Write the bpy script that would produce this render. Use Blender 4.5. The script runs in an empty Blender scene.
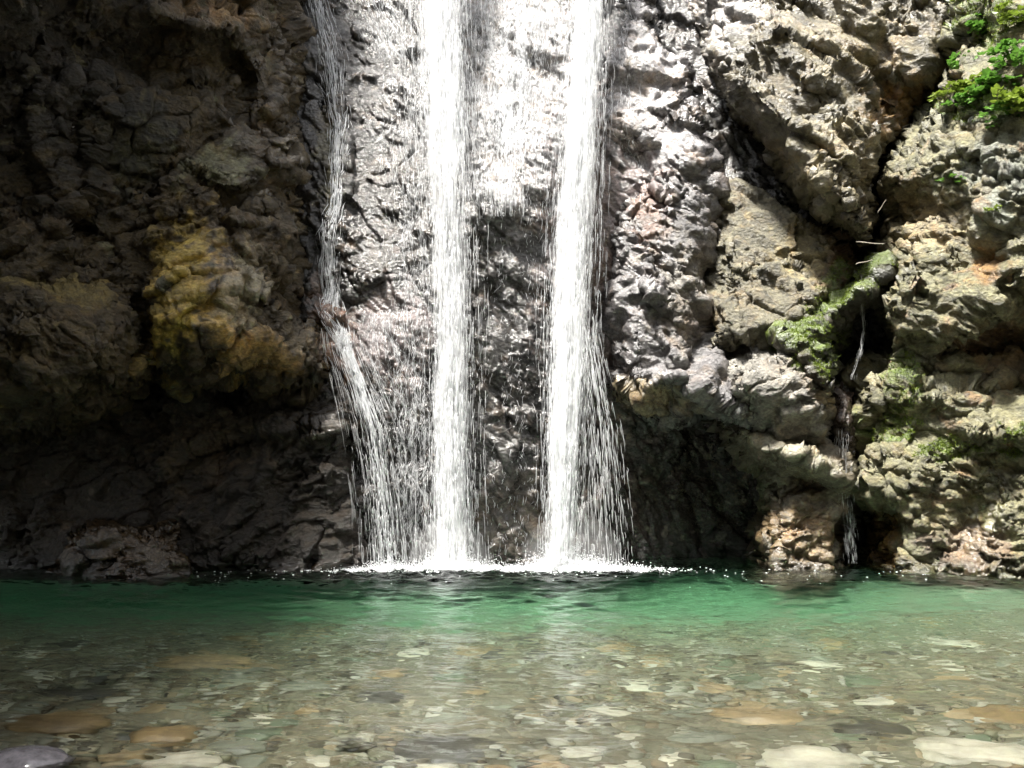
import bpy, math, random
import numpy as np
R = math.radians
random.seed(4)
rng = np.random.default_rng(7)
scene = bpy.context.scene
col = scene.collection

# ------------------------------------------------------------------ camera
CAM = np.array([0.0, 0.0, 1.0]); FPX = 887.0; PITCH = R(5.32)
cd = bpy.data.cameras.new('camera'); cam = bpy.data.objects.new('camera', cd); col.objects.link(cam)
cam.location = CAM; cam.rotation_euler = (R(90) + PITCH, 0, 0)
cd.sensor_width = 36; cd.lens = FPX / 1024 * 36; cd.clip_end = 500; cd.clip_start = 0.05
scene.camera = cam

# ------------------------------------------------------------------ light
SUN_EL, SUN_AZ = 69, 222        # azimuth the sun stands at, clockwise from +Y (behind the camera, to its left)
w = bpy.data.worlds.new('World'); scene.world = w; w.use_nodes = True
nt = w.node_tree; bg = nt.nodes['Background']
sk = nt.nodes.new('ShaderNodeTexSky'); sk.sky_type = 'NISHITA'; sk.sun_disc = False
sk.sun_elevation = R(SUN_EL); sk.sun_rotation = R(SUN_AZ); sk.dust_density = 3.0; sk.air_density = 1.0
hs = nt.nodes.new('ShaderNodeHueSaturation'); hs.inputs['Saturation'].default_value = 0.22
nt.links.new(sk.outputs[0], hs.inputs['Color']); nt.links.new(hs.outputs[0], bg.inputs[0])
bg.inputs[1].default_value = 0.10
ld = bpy.data.lights.new('sun', 'SUN'); ld.energy = 4.5; ld.angle = R(7); ld.color = (1, .965, .90)
sun = bpy.data.objects.new('sun', ld); col.objects.link(sun)
sun.rotation_euler = (R(90 - SUN_EL), 0, R(180 - SUN_AZ) + R(180) * 0)
# direction check: sun stands at (sin az, cos az)
import mathutils
sd_ = mathutils.Vector((math.sin(R(SUN_AZ)) * math.cos(R(SUN_EL)), math.cos(R(SUN_AZ)) * math.cos(R(SUN_EL)), math.sin(R(SUN_EL))))
sun.rotation_euler = sd_.to_track_quat('Z', 'Y').to_euler()
scene.view_settings.view_transform = 'Standard'; scene.view_settings.look = 'None'
scene.view_settings.gamma = 1; scene.view_settings.exposure = 2.05
scene.cycles.max_bounces = 8; scene.cycles.transmission_bounces = 6; scene.cycles.transparent_max_bounces = 12
scene.cycles.volume_bounces = 0; scene.cycles.use_denoising = True

# ------------------------------------------------------------------ numpy noise
def _h(ix, iy, iz, s):
    n = (ix.astype(np.uint32) * np.uint32(73856093)) ^ (iy.astype(np.uint32) * np.uint32(19349663)) ^ (iz.astype(np.uint32) * np.uint32(83492791)) ^ np.uint32((s * 2654435761) & 0xffffffff)
    n ^= n >> np.uint32(13); n *= np.uint32(1274126177); n ^= n >> np.uint32(16); n *= np.uint32(2246822519); n ^= n >> np.uint32(13)
    return n
def perlin(p, s=0):
    p = p.astype(np.float32); i = np.floor(p); f = p - i; i = i.astype(np.int64)
    u = f * f * f * (f * (f * 6 - 15) + 10)
    r = 0
    for dx in (0, 1):
        wx = u[:, 0] if dx else 1 - u[:, 0]
        for dy in (0, 1):
            wy = u[:, 1] if dy else 1 - u[:, 1]
            for dz in (0, 1):
                wz = u[:, 2] if dz else 1 - u[:, 2]
                h = _h(i[:, 0] + dx, i[:, 1] + dy, i[:, 2] + dz, s)
                gx = (h & np.uint32(1023)).astype(np.float32) / 511.5 - 1
                gy = ((h >> np.uint32(10)) & np.uint32(1023)).astype(np.float32) / 511.5 - 1
                gz = ((h >> np.uint32(20)) & np.uint32(1023)).astype(np.float32) / 511.5 - 1
                r = r + wx * wy * wz * (gx * (f[:, 0] - dx) + gy * (f[:, 1] - dy) + gz * (f[:, 2] - dz))
    return r * 1.3
def fbm(p, o=4, s=0, g=.5, ridge=False):
    r = 0; a = 1.; t = 0
    for k in range(o):
        n = perlin(p * (2.03 ** k) + k * 17.3, s + k)
        if ridge: n = 1 - 2.4 * np.abs(n)
        r = r + a * n; t += a; a *= g
    return r / t
def worley(p, s=0):
    p = p.astype(np.float32); i = np.floor(p).astype(np.int64); f = p - i
    a = np.full(len(p), 9, np.float32); b = a.copy(); idv = np.zeros(len(p), np.float32)
    for dx in (-1, 0, 1):
        for dy in (-1, 0, 1):
            for dz in (-1, 0, 1):
                h = _h(i[:, 0] + dx, i[:, 1] + dy, i[:, 2] + dz, s)
                px = (h & np.uint32(1023)).astype(np.float32) / 1023 + dx - f[:, 0]
                py = ((h >> np.uint32(10)) & np.uint32(1023)).astype(np.float32) / 1023 + dy - f[:, 1]
                pz = ((h >> np.uint32(20)) & np.uint32(1023)).astype(np.float32) / 1023 + dz - f[:, 2]
                d = px * px + py * py + pz * pz
                m = d < a
                b = np.where(m, a, np.minimum(b, d)); a = np.where(m, d, a)
                idv = np.where(m, ((h >> np.uint32(4)) & np.uint32(4095)).astype(np.float32) / 4095, idv)
    return np.sqrt(a), np.sqrt(b), idv
def facets(p, s=0, soft=.10):
    """broken stone: every cell is its own tilted plane, steps between cells"""
    p = p.astype(np.float32); i = np.floor(p).astype(np.int64); f = p - i
    a = np.full(len(p), 9, np.float32); b = a.copy(); hv = np.zeros(len(p), np.float32)
    for dx in (-1, 0, 1):
        for dy in (-1, 0, 1):
            for dz in (-1, 0, 1):
                h = _h(i[:, 0] + dx, i[:, 1] + dy, i[:, 2] + dz, s); h2 = _h(i[:, 0] + dx, i[:, 1] + dy, i[:, 2] + dz, s + 7)
                qx = dx - f[:, 0] + (h & np.uint32(1023)).astype(np.float32) / 1023
                qy = dy - f[:, 1] + ((h >> np.uint32(10)) & np.uint32(1023)).astype(np.float32) / 1023
                qz = dz - f[:, 2] + ((h >> np.uint32(20)) & np.uint32(1023)).astype(np.float32) / 1023
                d = qx * qx + qy * qy + qz * qz
                gx = (h2 & np.uint32(1023)).astype(np.float32) / 511.5 - 1; gy = ((h2 >> np.uint32(10)) & np.uint32(1023)).astype(np.float32) / 511.5 - 1
                gz = ((h2 >> np.uint32(20)) & np.uint32(1023)).astype(np.float32) / 511.5 - 1
                v = gx * qx + gy * qy + gz * qz + .45 * gx * gz * 1.6
                m = d < a
                b = np.where(m, a, np.minimum(b, d)); a = np.where(m, d, a); hv = np.where(m, v, hv)
    e = np.sqrt(b) - np.sqrt(a)
    return hv * sm(-.02, soft, e) - .16 * (1 - sm(0, soft * 1.3, e))
def sm(a, b, x):
    t = np.clip((x - a) / (b - a), 0, 1); return t * t * (3 - 2 * t)

# ------------------------------------------------------------------ pixel -> point, meshes, tags
CP, SP = math.cos(PITCH), math.sin(PITCH)
def at(px, py, Y):
    a = (np.asarray(px, float) - 512) / FPX; b = (384 - np.asarray(py, float)) / FPX
    dy = CP - b * SP; dz = SP + b * CP
    t = (np.asarray(Y, float) - CAM[1]) / dy
    return np.stack([a * t + 0 * b, CAM[1] + dy * t, CAM[2] + dz * t], -1)
def on_plane(px, py, z):
    a = (px - 512) / FPX; b = (384 - py) / FPX
    dy = CP - b * SP; dz = SP + b * CP; t = (z - CAM[2]) / dz
    return (a * t, dy * t, z)
def tag(o, label=None, cat=None, group=None, kind=None):
    if label: o['label'] = label
    if cat: o['category'] = cat
    if group: o['group'] = group
    if kind: o['kind'] = kind
    return o
def mesh(name, V, F, mat, parent=None, smooth=True):
    """F: (n,3) or (n,4) int array"""
    me = bpy.data.meshes.new(name); V = np.asarray(V, np.float32); F = np.asarray(F, np.int32)
    k = F.shape[1]
    me.vertices.add(len(V)); me.vertices.foreach_set('co', V.ravel())
    me.loops.add(F.size); me.loops.foreach_set('vertex_index', F.ravel())
    me.polygons.add(len(F)); me.polygons.foreach_set('loop_start', np.arange(0, F.size, k, dtype=np.int32))
    me.polygons.foreach_set('use_smooth', np.full(len(F), smooth))
    me.update(calc_edges=True)
    me.materials.append(mat)
    o = bpy.data.objects.new(name, me); col.objects.link(o)
    if parent: o.parent = parent
    return o
def empty(name, loc):
    o = bpy.data.objects.new(name, None); col.objects.link(o); o.location = loc; return o
def gridfaces(nr, nc, keep=None):
    i = np.arange(nr * nc).reshape(nr, nc)
    F = np.stack([i[:-1, :-1], i[1:, :-1], i[1:, 1:], i[:-1, 1:]], -1).reshape(-1, 4)
    return F if keep is None else F[keep[F].all(1)]
def setattrs(me, cols, wet):
    a = me.attributes.new('tint', 'FLOAT_COLOR', 'POINT'); c = np.ones((len(cols), 4), np.float32); c[:, :3] = cols
    a.data.foreach_set('color', c.ravel())
    a = me.attributes.new('wet', 'FLOAT', 'POINT'); a.data.foreach_set('value', wet.astype(np.float32))

# ------------------------------------------------------------------ materials
def newmat(name):
    m = bpy.data.materials.new(name); m.use_nodes = True; nt = m.node_tree
    return m, nt, nt.nodes['Principled BSDF'], nt.nodes['Material Output']
def N(nt, t, **kw):
    n = nt.nodes.new(t)
    for k, v in kw.items():
        if k in n.inputs: n.inputs[k].default_value = v
        else: setattr(n, k, v)
    return n
def rock_mat():
    m, nt, b, out = newmat('rock'); L = nt.links.new
    tc = N(nt, 'ShaderNodeNewGeometry')
    at1 = N(nt, 'ShaderNodeAttribute', attribute_name='tint'); at2 = N(nt, 'ShaderNodeAttribute', attribute_name='wet')
    mp = N(nt, 'ShaderNodeMapping'); mp.inputs['Rotation'].default_value = (0.2, R(28), 0.1); mp.inputs['Scale'].default_value = (1, 1, 1.35)
    L(tc.outputs['Position'], mp.inputs['Vector'])
    n1 = N(nt, 'ShaderNodeTexNoise', Scale=5.0, Detail=9.0, Roughness=.68, Distortion=.6); L(mp.outputs[0], n1.inputs['Vector'])
    n2 = N(nt, 'ShaderNodeTexNoise', Scale=34.0, Detail=6.0, Roughness=.7); L(mp.outputs[0], n2.inputs['Vector'])
    r1 = N(nt, 'ShaderNodeMapRange'); r1.inputs[1].default_value = .32; r1.inputs[2].default_value = .68; r1.inputs[3].default_value = .38; r1.inputs[4].default_value = 1.6
    L(n1.outputs['Fac'], r1.inputs[0])
    r2 = N(nt, 'ShaderNodeMapRange'); r2.inputs[1].default_value = .3; r2.inputs[2].default_value = .7; r2.inputs[3].default_value = .5; r2.inputs[4].default_value = 1.5
    L(n2.outputs['Fac'], r2.inputs[0])
    mu = N(nt, 'ShaderNodeMath', operation='MULTIPLY'); L(r1.outputs[0], mu.inputs[0]); L(r2.outputs[0], mu.inputs[1])
    vs = N(nt, 'ShaderNodeVectorMath', operation='SCALE'); L(at1.outputs['Color'], vs.inputs[0]); L(mu.outputs[0], vs.inputs['Scale'])
    # rusty / pale mottling
    n3 = N(nt, 'ShaderNodeTexNoise', Scale=2.3, Detail=7.0, Roughness=.7, Distortion=1.0); L(tc.outputs['Position'], n3.inputs['Vector'])
    r3 = N(nt, 'ShaderNodeMapRange'); r3.inputs[1].default_value = .5; r3.inputs[2].default_value = .66; r3.inputs[3].default_value = 0; r3.inputs[4].default_value = .55
    L(n3.outputs['Fac'], r3.inputs[0])
    mx = N(nt, 'ShaderNodeMix', data_type='RGBA', blend_type='MULTIPLY'); mx.inputs['B'].default_value = (1.15, .82, .5, 1)
    L(r3.outputs[0], mx.inputs['Factor']); L(vs.outputs[0], mx.inputs['A'])
    # wet stone is darker
    wd = N(nt, 'ShaderNodeMapRange'); wd.inputs[3].default_value = 1.0; wd.inputs[4].default_value = .62; L(at2.outputs['Fac'], wd.inputs[0])
    v2 = N(nt, 'ShaderNodeVectorMath', operation='SCALE'); L(mx.outputs['Result'], v2.inputs[0]); L(wd.outputs[0], v2.inputs['Scale'])
    v3 = N(nt, 'ShaderNodeVectorMath', operation='MULTIPLY'); L(v2.outputs[0], v3.inputs[0]); v3.inputs[1].default_value = (.78, .77, .74); L(v3.outputs[0], b.inputs['Base Color'])
    rr = N(nt, 'ShaderNodeMapRange'); rr.inputs[3].default_value = .8; rr.inputs[4].default_value = .16; L(at2.outputs['Fac'], rr.inputs[0])
    L(rr.outputs[0], b.inputs['Roughness'])
    b.inputs['Specular IOR Level'].default_value = .75
    # relief finer than the mesh
    vo = N(nt, 'ShaderNodeTexVoronoi', feature='F1', Scale=22.0); 
    mpv = N(nt, 'ShaderNodeMix', data_type='RGBA', blend_type='LINEAR_LIGHT'); mpv.inputs['Factor'].default_value = .06
    L(mp.outputs[0], mpv.inputs['A']); L(n1.outputs['Color'], mpv.inputs['B']); L(mpv.outputs['Result'], vo.inputs['Vector'])
    ad = N(nt, 'ShaderNodeMath', operation='MULTIPLY_ADD'); L(vo.outputs['Distance'], ad.inputs[0]); ad.inputs[1].default_value = .5
    n4 = N(nt, 'ShaderNodeTexNoise', Scale=26.0, Detail=8.0, Roughness=.75); L(mp.outputs[0], n4.inputs['Vector'])
    L(n4.outputs['Fac'], ad.inputs[2])
    bp = N(nt, 'ShaderNodeBump', Strength=1.0, Distance=.05); bst = N(nt, 'ShaderNodeMapRange'); bst.inputs[3].default_value = 1.0; bst.inputs[4].default_value = .42; L(at2.outputs['Fac'], bst.inputs[0]); L(bst.outputs[0], bp.inputs['Strength']); L(ad.outputs[0], bp.inputs['Height']); L(bp.outputs[0], b.inputs['Normal'])
    return m
ROCK = rock_mat()

def simple(name, colr, rough=.6, var=.3, scale=12, spec=.5):
    m, nt, b, out = newmat(name); L = nt.links.new
    tc = N(nt, 'ShaderNodeNewGeometry'); n = N(nt, 'ShaderNodeTexNoise', Scale=scale, Detail=5.0, Roughness=.65); L(tc.outputs['Position'], n.inputs['Vector'])
    r = N(nt, 'ShaderNodeMapRange'); r.inputs[1].default_value = .3; r.inputs[2].default_value = .7; r.inputs[3].default_value = 1 - var; r.inputs[4].default_value = 1 + var
    L(n.outputs['Fac'], r.inputs[0]); v = N(nt, 'ShaderNodeVectorMath', operation='SCALE'); v.inputs[0].default_value = colr
    L(r.outputs[0], v.inputs['Scale']); L(v.outputs[0], b.inputs['Base Color']); b.inputs['Roughness'].default_value = rough
    b.inputs['Specular IOR Level'].default_value = spec
    return m
def leaf_mat(name, colr, sc=9):
    m, nt, b, out = newmat(name); L = nt.links.new
    tc = N(nt, 'ShaderNodeNewGeometry'); n = N(nt, 'ShaderNodeTexNoise', Scale=sc, Detail=3.0); L(tc.outputs['Position'], n.inputs['Vector'])
    mx = N(nt, 'ShaderNodeMix', data_type='RGBA'); mx.inputs['A'].default_value = (*[c * .55 for c in colr], 1); mx.inputs['B'].default_value = (colr[0] * 1.7, colr[1] * 1.35, colr[2], 1)
    L(n.outputs['Fac'], mx.inputs['Factor']); L(mx.outputs['Result'], b.inputs['Base Color']); b.inputs['Roughness'].default_value = .45
    tr = N(nt, 'ShaderNodeBsdfTranslucent'); L(mx.outputs['Result'], tr.inputs['Color'])
    ms = N(nt, 'ShaderNodeMixShader', ); ms.inputs[0].default_value = .35
    L(b.outputs[0], ms.inputs[1]); L(tr.outputs[0], ms.inputs[2]); L(ms.outputs[0], out.inputs['Surface'])
    return m
def white_water_mat(name, alpha=1.0):
    m, nt, b, out = newmat(name); L = nt.links.new
    b.inputs['Base Color'].default_value = (.93, .94, .955, 1); b.inputs['Roughness'].default_value = .25
    b.inputs['Specular IOR Level'].default_value = .6
    tr = N(nt, 'ShaderNodeBsdfTranslucent'); tr.inputs['Color'].default_value = (.95, .96, .97, 1)
    ms = N(nt, 'ShaderNodeMixShader'); ms.inputs[0].default_value = .5
    L(b.outputs[0], ms.inputs[1]); L(tr.outputs[0], ms.inputs[2])
    if alpha < 1:
        tp = N(nt, 'ShaderNodeBsdfTransparent'); m2 = N(nt, 'ShaderNodeMixShader'); m2.inputs[0].default_value = alpha
        L(tp.outputs[0], m2.inputs[1]); L(ms.outputs[0], m2.inputs[2]); L(m2.outputs[0], out.inputs['Surface'])
    else: L(ms.outputs[0], out.inputs['Surface'])
    return m
WHITE = white_water_mat('falling_water'); THIN = white_water_mat('thin_falling_water', .6)
FOAM = white_water_mat('foam')
MOSS = leaf_mat('moss', (.13, .21, .03), 14)
LEAF = leaf_mat('leaf', (.075, .20, .035), 20)
LEAF2 = leaf_mat('young_leaf', (.12, .20, .03), 20); STEM = simple('stem', (.10, .09, .04)); TWIG = simple('bleached_wood', (.26, .23, .18), .7)

# ------------------------------------------------------------------ rock masses
def tps(ctrl):
    c = np.array(ctrl, float); P = c[:, :2] / 300; n = len(c)
    def U(d2): return np.where(d2 > 0, d2 * np.log(d2 + 1e-12), 0)
    K = U(((P[:, None] - P[None]) ** 2).sum(-1)) + np.eye(n) * .02
    A = np.zeros((n + 3, n + 3)); A[:n, :n] = K; A[:n, n] = 1; A[:n, n + 1:] = P; A[n, :n] = 1; A[n + 1:, :n] = P.T
    wv = np.linalg.solve(A, np.concatenate([c[:, 2], [0, 0, 0]]))
    def f(x, y):
        X = np.stack([x, y], -1) / 300; r = wv[n] + X @ wv[n + 1:]
        for k in range(n): r = r + wv[k] * U(((X - P[k]) ** 2).sum(-1))
        return r
    return f
def polysd(x, y, poly):
    P = np.array(poly, float); d = np.full(x.shape, 1e9); ins = np.zeros(x.shape, bool)
    for k in range(len(P)):
        a, b = P[k], P[(k + 1) % len(P)]; e = b - a; L2 = (e ** 2).sum()
        t = np.clip(((x - a[0]) * e[0] + (y - a[1]) * e[1]) / L2, 0, 1)
        d = np.minimum(d, (x - a[0] - t * e[0]) ** 2 + (y - a[1] - t * e[1]) ** 2)
        c = (a[1] > y) != (b[1] > y)
        if e[1] != 0: ins ^= c & (x < a[0] + (y - a[1]) / e[1] * e[0])
    d = np.sqrt(d); return np.where(ins, d, -d)
def blob(x, y, b):
    px, py, rx, ry, rot = b[:5]; c, s = math.cos(R(rot)), math.sin(R(rot))
    u = (x - px) * c + (y - py) * s; v = -(x - px) * s + (y - py) * c
    return np.exp(-((u / rx) ** 2 + (v / ry) ** 2))
def gnorm(V, nr, nc):
    G = V.reshape(nr, nc, 3); du = np.gradient(G, axis=1); dv = np.gradient(G, axis=0)
    n = np.cross(dv, du); n /= np.linalg.norm(n, axis=-1, keepdims=True) + 1e-9
    n = n.reshape(-1, 3); flip = (n * (V - CAM)).sum(-1) > 0; n[flip] *= -1
    return n
MASS = {}
def mass(key, name, box, ctrl, poly=None, RR=40, T=1.5, step=1.3, bumps=(), base=(.2, .18, .15), tints=(), wet=.3, wets=(),
         amp=1.0, fine=1.0, bed=28, seed=0, label=None, cat=None, kind='structure', jag=1.0, strat=1.0):
    x0, y0, x1, y1 = box; xs = np.arange(x0, x1 + step, step); ys = np.arange(y0, y1 + step, step)
    X, Y = np.meshgrid(xs, ys); nr, nc = X.shape; x, y = X.ravel(), Y.ravel()
    q = np.stack([x, y, np.full_like(x, seed * 50.0)], -1)
    keep = None; D = tps(ctrl)(x, y)
    for b in bumps: D = D - b[5] * blob(x + 14 * perlin(q / 60, 41 + seed), y + 14 * perlin(q / 60, 42 + seed), b)
    if poly:
        sd = polysd(x, y, poly) + jag * (13 * perlin(q / 70, 1 + seed) + 7 * perlin(q / 24, 2 + seed) + 3 * perlin(q / 9, 3 + seed))
        t = np.clip(sd / RR, 0, 1); D = D + T * (1 - np.sqrt(np.clip(1 - (1 - t) ** 2, 0, 1))) + np.clip(-sd, 0, 20) * .03
        keep = sd > -9
    V = at(x, y, D); n = gnorm(V, nr, nc)
    ca, sa = math.cos(R(bed)), math.sin(R(bed))
    def st(P, k):   # stretch along the bedding
        return np.stack([(P[:, 0] * ca - P[:, 2] * sa) * k, P[:, 1], (P[:, 0] * sa + P[:, 2] * ca)], -1)
    wq = np.stack([perlin(V * 1.1, 60 + seed), perlin(V * 1.1, 61 + seed), perlin(V * 1.1, 62 + seed)], -1)
    P = V + wq * .45
    d = .34 * fbm(P * .8, 2, 10 + seed) 
    d += .20 * facets(st(P, .65) * 1.25, 20 + seed, .08)
    V = V + n * (d * amp)[:, None]; n = gnorm(V, nr, nc)
    wq2 = np.stack([perlin(V * 3, 63), perlin(V * 3, 64), perlin(V * 3, 65)], -1)
    P = V + wq2 * .09
    d = .100 * facets(st(P, .5) * 3.6, 21 + seed, .10) + .05 * fbm(st(P, .45) * 2.6, 2, 31 + seed, ridge=True)
    V = V + n * (d * (.35 + .65 * amp))[:, None]; n = gnorm(V, nr, nc)
    rough = .28 + 1.15 * sm(-.2, .35, fbm(V * 1.6, 2, 37 + seed))
    d = .040 * facets(st(P, .42) * 10, 23 + seed, .14) + strat * .040 * fbm(st(P, .28) * 8, 4, 32 + seed, ridge=True, g=.62) + .012 * fbm(P * 17, 3, 33 + seed, g=.7)
    d += .018 * facets(st(V + wq2 * .03, .5) * 26, 24 + seed, .16)
    V = V + n * (d * fine * rough)[:, None]
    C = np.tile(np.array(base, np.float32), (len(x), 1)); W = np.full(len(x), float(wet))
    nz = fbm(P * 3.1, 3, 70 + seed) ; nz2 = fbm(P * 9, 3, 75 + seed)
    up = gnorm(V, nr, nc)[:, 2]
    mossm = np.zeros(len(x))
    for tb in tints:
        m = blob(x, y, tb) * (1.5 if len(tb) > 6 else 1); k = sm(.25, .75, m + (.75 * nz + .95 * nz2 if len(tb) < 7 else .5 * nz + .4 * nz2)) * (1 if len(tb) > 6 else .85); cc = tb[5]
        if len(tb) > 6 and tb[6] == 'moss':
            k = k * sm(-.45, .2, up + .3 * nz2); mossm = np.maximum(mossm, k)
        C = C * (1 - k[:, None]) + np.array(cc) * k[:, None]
    for wb in wets:
        m = blob(x, y, wb); k = sm(.25, .7, m + .3 * nz); W = W * (1 - k) + wb[5] * k
    z = V[:, 2]; k = sm(.22, .04, z + .05 * nz); W = np.maximum(W, k * .9); C = C * (1 - .45 * k[:, None])
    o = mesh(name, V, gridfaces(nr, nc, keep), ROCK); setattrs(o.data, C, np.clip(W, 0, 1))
    tag(o, label, cat, None, kind)
    MASS[key] = dict(V=V, n=gnorm(V, nr, nc), nr=nr, nc=nc, x0=x0, y0=y0, step=step, moss=mossm, keep=keep)
    return o
def surf(key, px, py):
    """point and normal of a rock mass where its sheet was laid"""
    m = MASS[key]; c = np.clip(((np.asarray(px) - m['x0']) / m['step']).astype(int), 0, m['nc'] - 1); r = np.clip(((np.asarray(py) - m['y0']) / m['step']).astype(int), 0, m['nr'] - 1)
    i = r * m['nc'] + c; return m['V'][i], m['n'][i]

OCH = (.50, .36, .07); MOSSC = (.12, .17, .03); PINK = (.30, .24, .235); BROWN = (.13, .085, .05); PALE = (.42, .40, .34); RUST = (.30, .15, .05)
mass('back', 'rock_wall', (-120, -320, 1180, 640),
     [(-100, -300, 12), (-100, 600, 10.6), (300, 600, 9.3), (380, 600, 9.2), (380, 470, 9.15), (370, 370, 8.95), (350, 300, 9.1), (350, 200, 9.35), (350, 60, 9.9), (350, -120, 10.9), (350, -300, 12.4),
      (510, 600, 9.25), (510, 470, 9.2), (510, 350, 9.25), (510, 245, 9.25), (510, 208, 9.02), (515, 120, 9.5), (510, 30, 10.05), (510, -100, 11), (510, -300, 12.6),
      (630, 600, 9.6), (680, 560, 10.0), (690, 450, 10.2), (650, 300, 9.6), (640, 100, 9.9), (660, -100, 11), (660, -300, 12.6), (860, 500, 10.0), (850, 330, 10.0), (900, 100, 10.6), (900, -300, 13), (1180, -300, 12), (1180, 600, 10)],
     step=1.3, base=(.088, .084, .082), wet=.95, seed=0, amp=.34, fine=.85, bed=55,
     tints=[(700, 500, 120, 90, 0, (.05, .037, .03)), (515, 90, 75, 150, 0, (.42, .415, .43)), (600, 250, 60, 200, 0, PINK), (345, 345, 26, 60, -25, (.30, .18, .13)), (330, 160, 12, 60, 0, (.22, .20, .12)),  # first tint paints the hollow's shade, second the sky sheen up top
            (390, 340, 50, 60, 0, (.28, .235, .24)), (520, 520, 50, 60, 0, (.13, .11, .09))],
     label='wet grey rock wall that the three falls run down, dark at its foot')
mass('mid', 'rock_wall', (575, -320, 800, 470),
     [(590, -300, 12.3), (690, -300, 12.2), (590, -60, 10.7), (690, -60, 10.5), (600, 60, 9.95), (690, 60, 9.75), (600, 200, 9.4), (700, 200, 9.3), (610, 330, 9.0), (690, 330, 8.9), (620, 390, 8.75), (700, 395, 8.8), (760, 440, 8.9)],
     poly=[(585, -400), (592, 60), (600, 200), (604, 330), (603, 380), (628, 402), (690, 402), (730, 428), (775, 445), (775, 405), (715, 385), (706, 330), (716, 240), (722, 180), (706, 110), (672, 20), (655, -400)],
     RR=34, T=1.1, step=1.2, base=(.21, .20, .208), wet=.85, seed=3, amp=.7, fine=1.25, bed=35,
     tints=[(645, 60, 60, 150, 0, (.56, .54, .56)), (650, 200, 24, 50, 0, (.27, .20, .19)), (640, 395, 60, 14, 0, (.33, .26, .15)), (690, 290, 30, 60, 0, (.26, .24, .21))],  # first tint paints pale sky sheen on the upper slabs
     wets=[(700, 300, 40, 120, 0, .55)], label='pinkish grey slabby rock beside the broad fall, undercut above a dark hollow')
mass('slab', 'rock_wall', (640, -320, 1010, 320),
     [(700, -300, 12), (900, -300, 11.5), (700, -50, 10.2), (900, -50, 9.9), (730, 80, 9.35), (840, 60, 9.3), (930, 60, 9.4), (780, 160, 8.85), (860, 230, 8.6), (880, 150, 9.1), (930, 110, 9.5)],
     poly=[(662, -400), (680, 0), (716, 100), (752, 150), (800, 190), (845, 225), (868, 252), (880, 222), (872, 190), (888, 150), (930, 120), (962, 60), (985, -400)],
     RR=42, T=1.5, step=1.2, base=(.145, .128, .08), wet=.7, seed=5, amp=.5, fine=1.4, bed=38,
     bumps=[(880, 95, 50, 24, 40, -.45), (900, 20, 30, 70, 10, -.3), (800, 60, 110, 14, 40, .16), (775, 105, 90, 11, 38, .22), (760, 135, 80, 8, 40, -.16), (835, 205, 50, 9, 42, .2), (845, 180, 40, 7, 42, -.16), (790, 30, 90, 8, 35, -.14)],
     tints=[(715, 10, 55, 50, 30, (.52, .50, .50)), (910, 110, 45, 35, 0, (.30, .17, .05)), (850, 40, 70, 40, 0, (.24, .20, .11)), (840, 170, 60, 40, 40, (.33, .29, .18))],  # first tint paints the bright highlight on the slab's upper corner
     wets=[(700, 0, 50, 60, 30, .8)], label='big leaning slab of folded grey brown rock ending in a point over a dark cleft')
mass('under', 'rock_wall', (680, 140, 900, 400),
     [(720, 180, 9.9), (800, 200, 10.1), (850, 260, 9.8), (730, 260, 9.2), (800, 280, 9.2), (850, 300, 9.3), (730, 340, 9.0), (800, 345, 9.0)],
     poly=[(708, 195), (725, 165), (780, 170), (850, 235), (862, 275), (835, 310), (800, 345), (740, 350), (706, 350), (712, 250)],
     RR=30, T=.9, step=1.2, base=(.17, .155, .10), wet=.5, seed=6, amp=.7, fine=1.3, bed=50,
     tints=[(840, 270, 30, 40, 30, (.22, .12, .05)), (825, 305, 26, 14, -30, MOSSC, 'moss'), (800, 250, 30, 40, 0, (.30, .25, .12)), (840, 282, 16, 18, 0, MOSSC, 'moss')],
     label='rough olive grey rock face tucked beneath the leaning slab')
mass('boulder', 'boulder', (680, 290, 880, 480),
     [(720, 350, 8.95), (780, 335, 8.95), (820, 350, 8.9), (740, 385, 8.6), (800, 385, 8.5), (760, 420, 8.75), (820, 420, 8.7)],
     poly=[(704, 350), (745, 326), (805, 330), (828, 368), (834, 400), (828, 446), (800, 436), (760, 432), (728, 415), (706, 390)],
     RR=46, T=1.0, step=1.1, base=(.28, .265, .235), wet=.5, seed=8, amp=.5, fine=1.3, bed=-25,
     tints=[(780, 332, 46, 13, 12, MOSSC, 'moss'), (815, 352, 18, 20, 50, MOSSC, 'moss'), (825, 390, 12, 30, 0, (.33, .25, .12))],
     label='pale rounded boulder with moss on its top, bulging out above the gully', cat='boulder', kind='thing')
mass('ledge', 'rock_wall', (690, 390, 900, 640),
     [(700, 405, 9.3), (760, 430, 9.1), (850, 465, 8.8), (780, 470, 8.85), (770, 520, 8.95), (840, 520, 8.9), (770, 600, 8.5), (850, 600, 8.6)],
     poly=[(690, 396), (740, 410), (800, 440), (852, 452), (850, 500), (842, 560), (845, 640), (756, 640), (762, 560), (768, 500), (758, 470), (728, 440)],
     RR=20, T=1.0, step=1.1, base=(.19, .165, .115), wet=.75, seed=9, amp=.45, fine=1.3, bed=-20,
     bumps=[(800, 455, 60, 10, 22, .22), (810, 485, 30, 14, 0, -.2)],
     tints=[(790, 448, 60, 10, 22, (.38, .36, .27)), (800, 540, 40, 30, 0, (.27, .19, .10))], label='low brown rock shelf between the dark hollow and the gully, standing in the pool')
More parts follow.
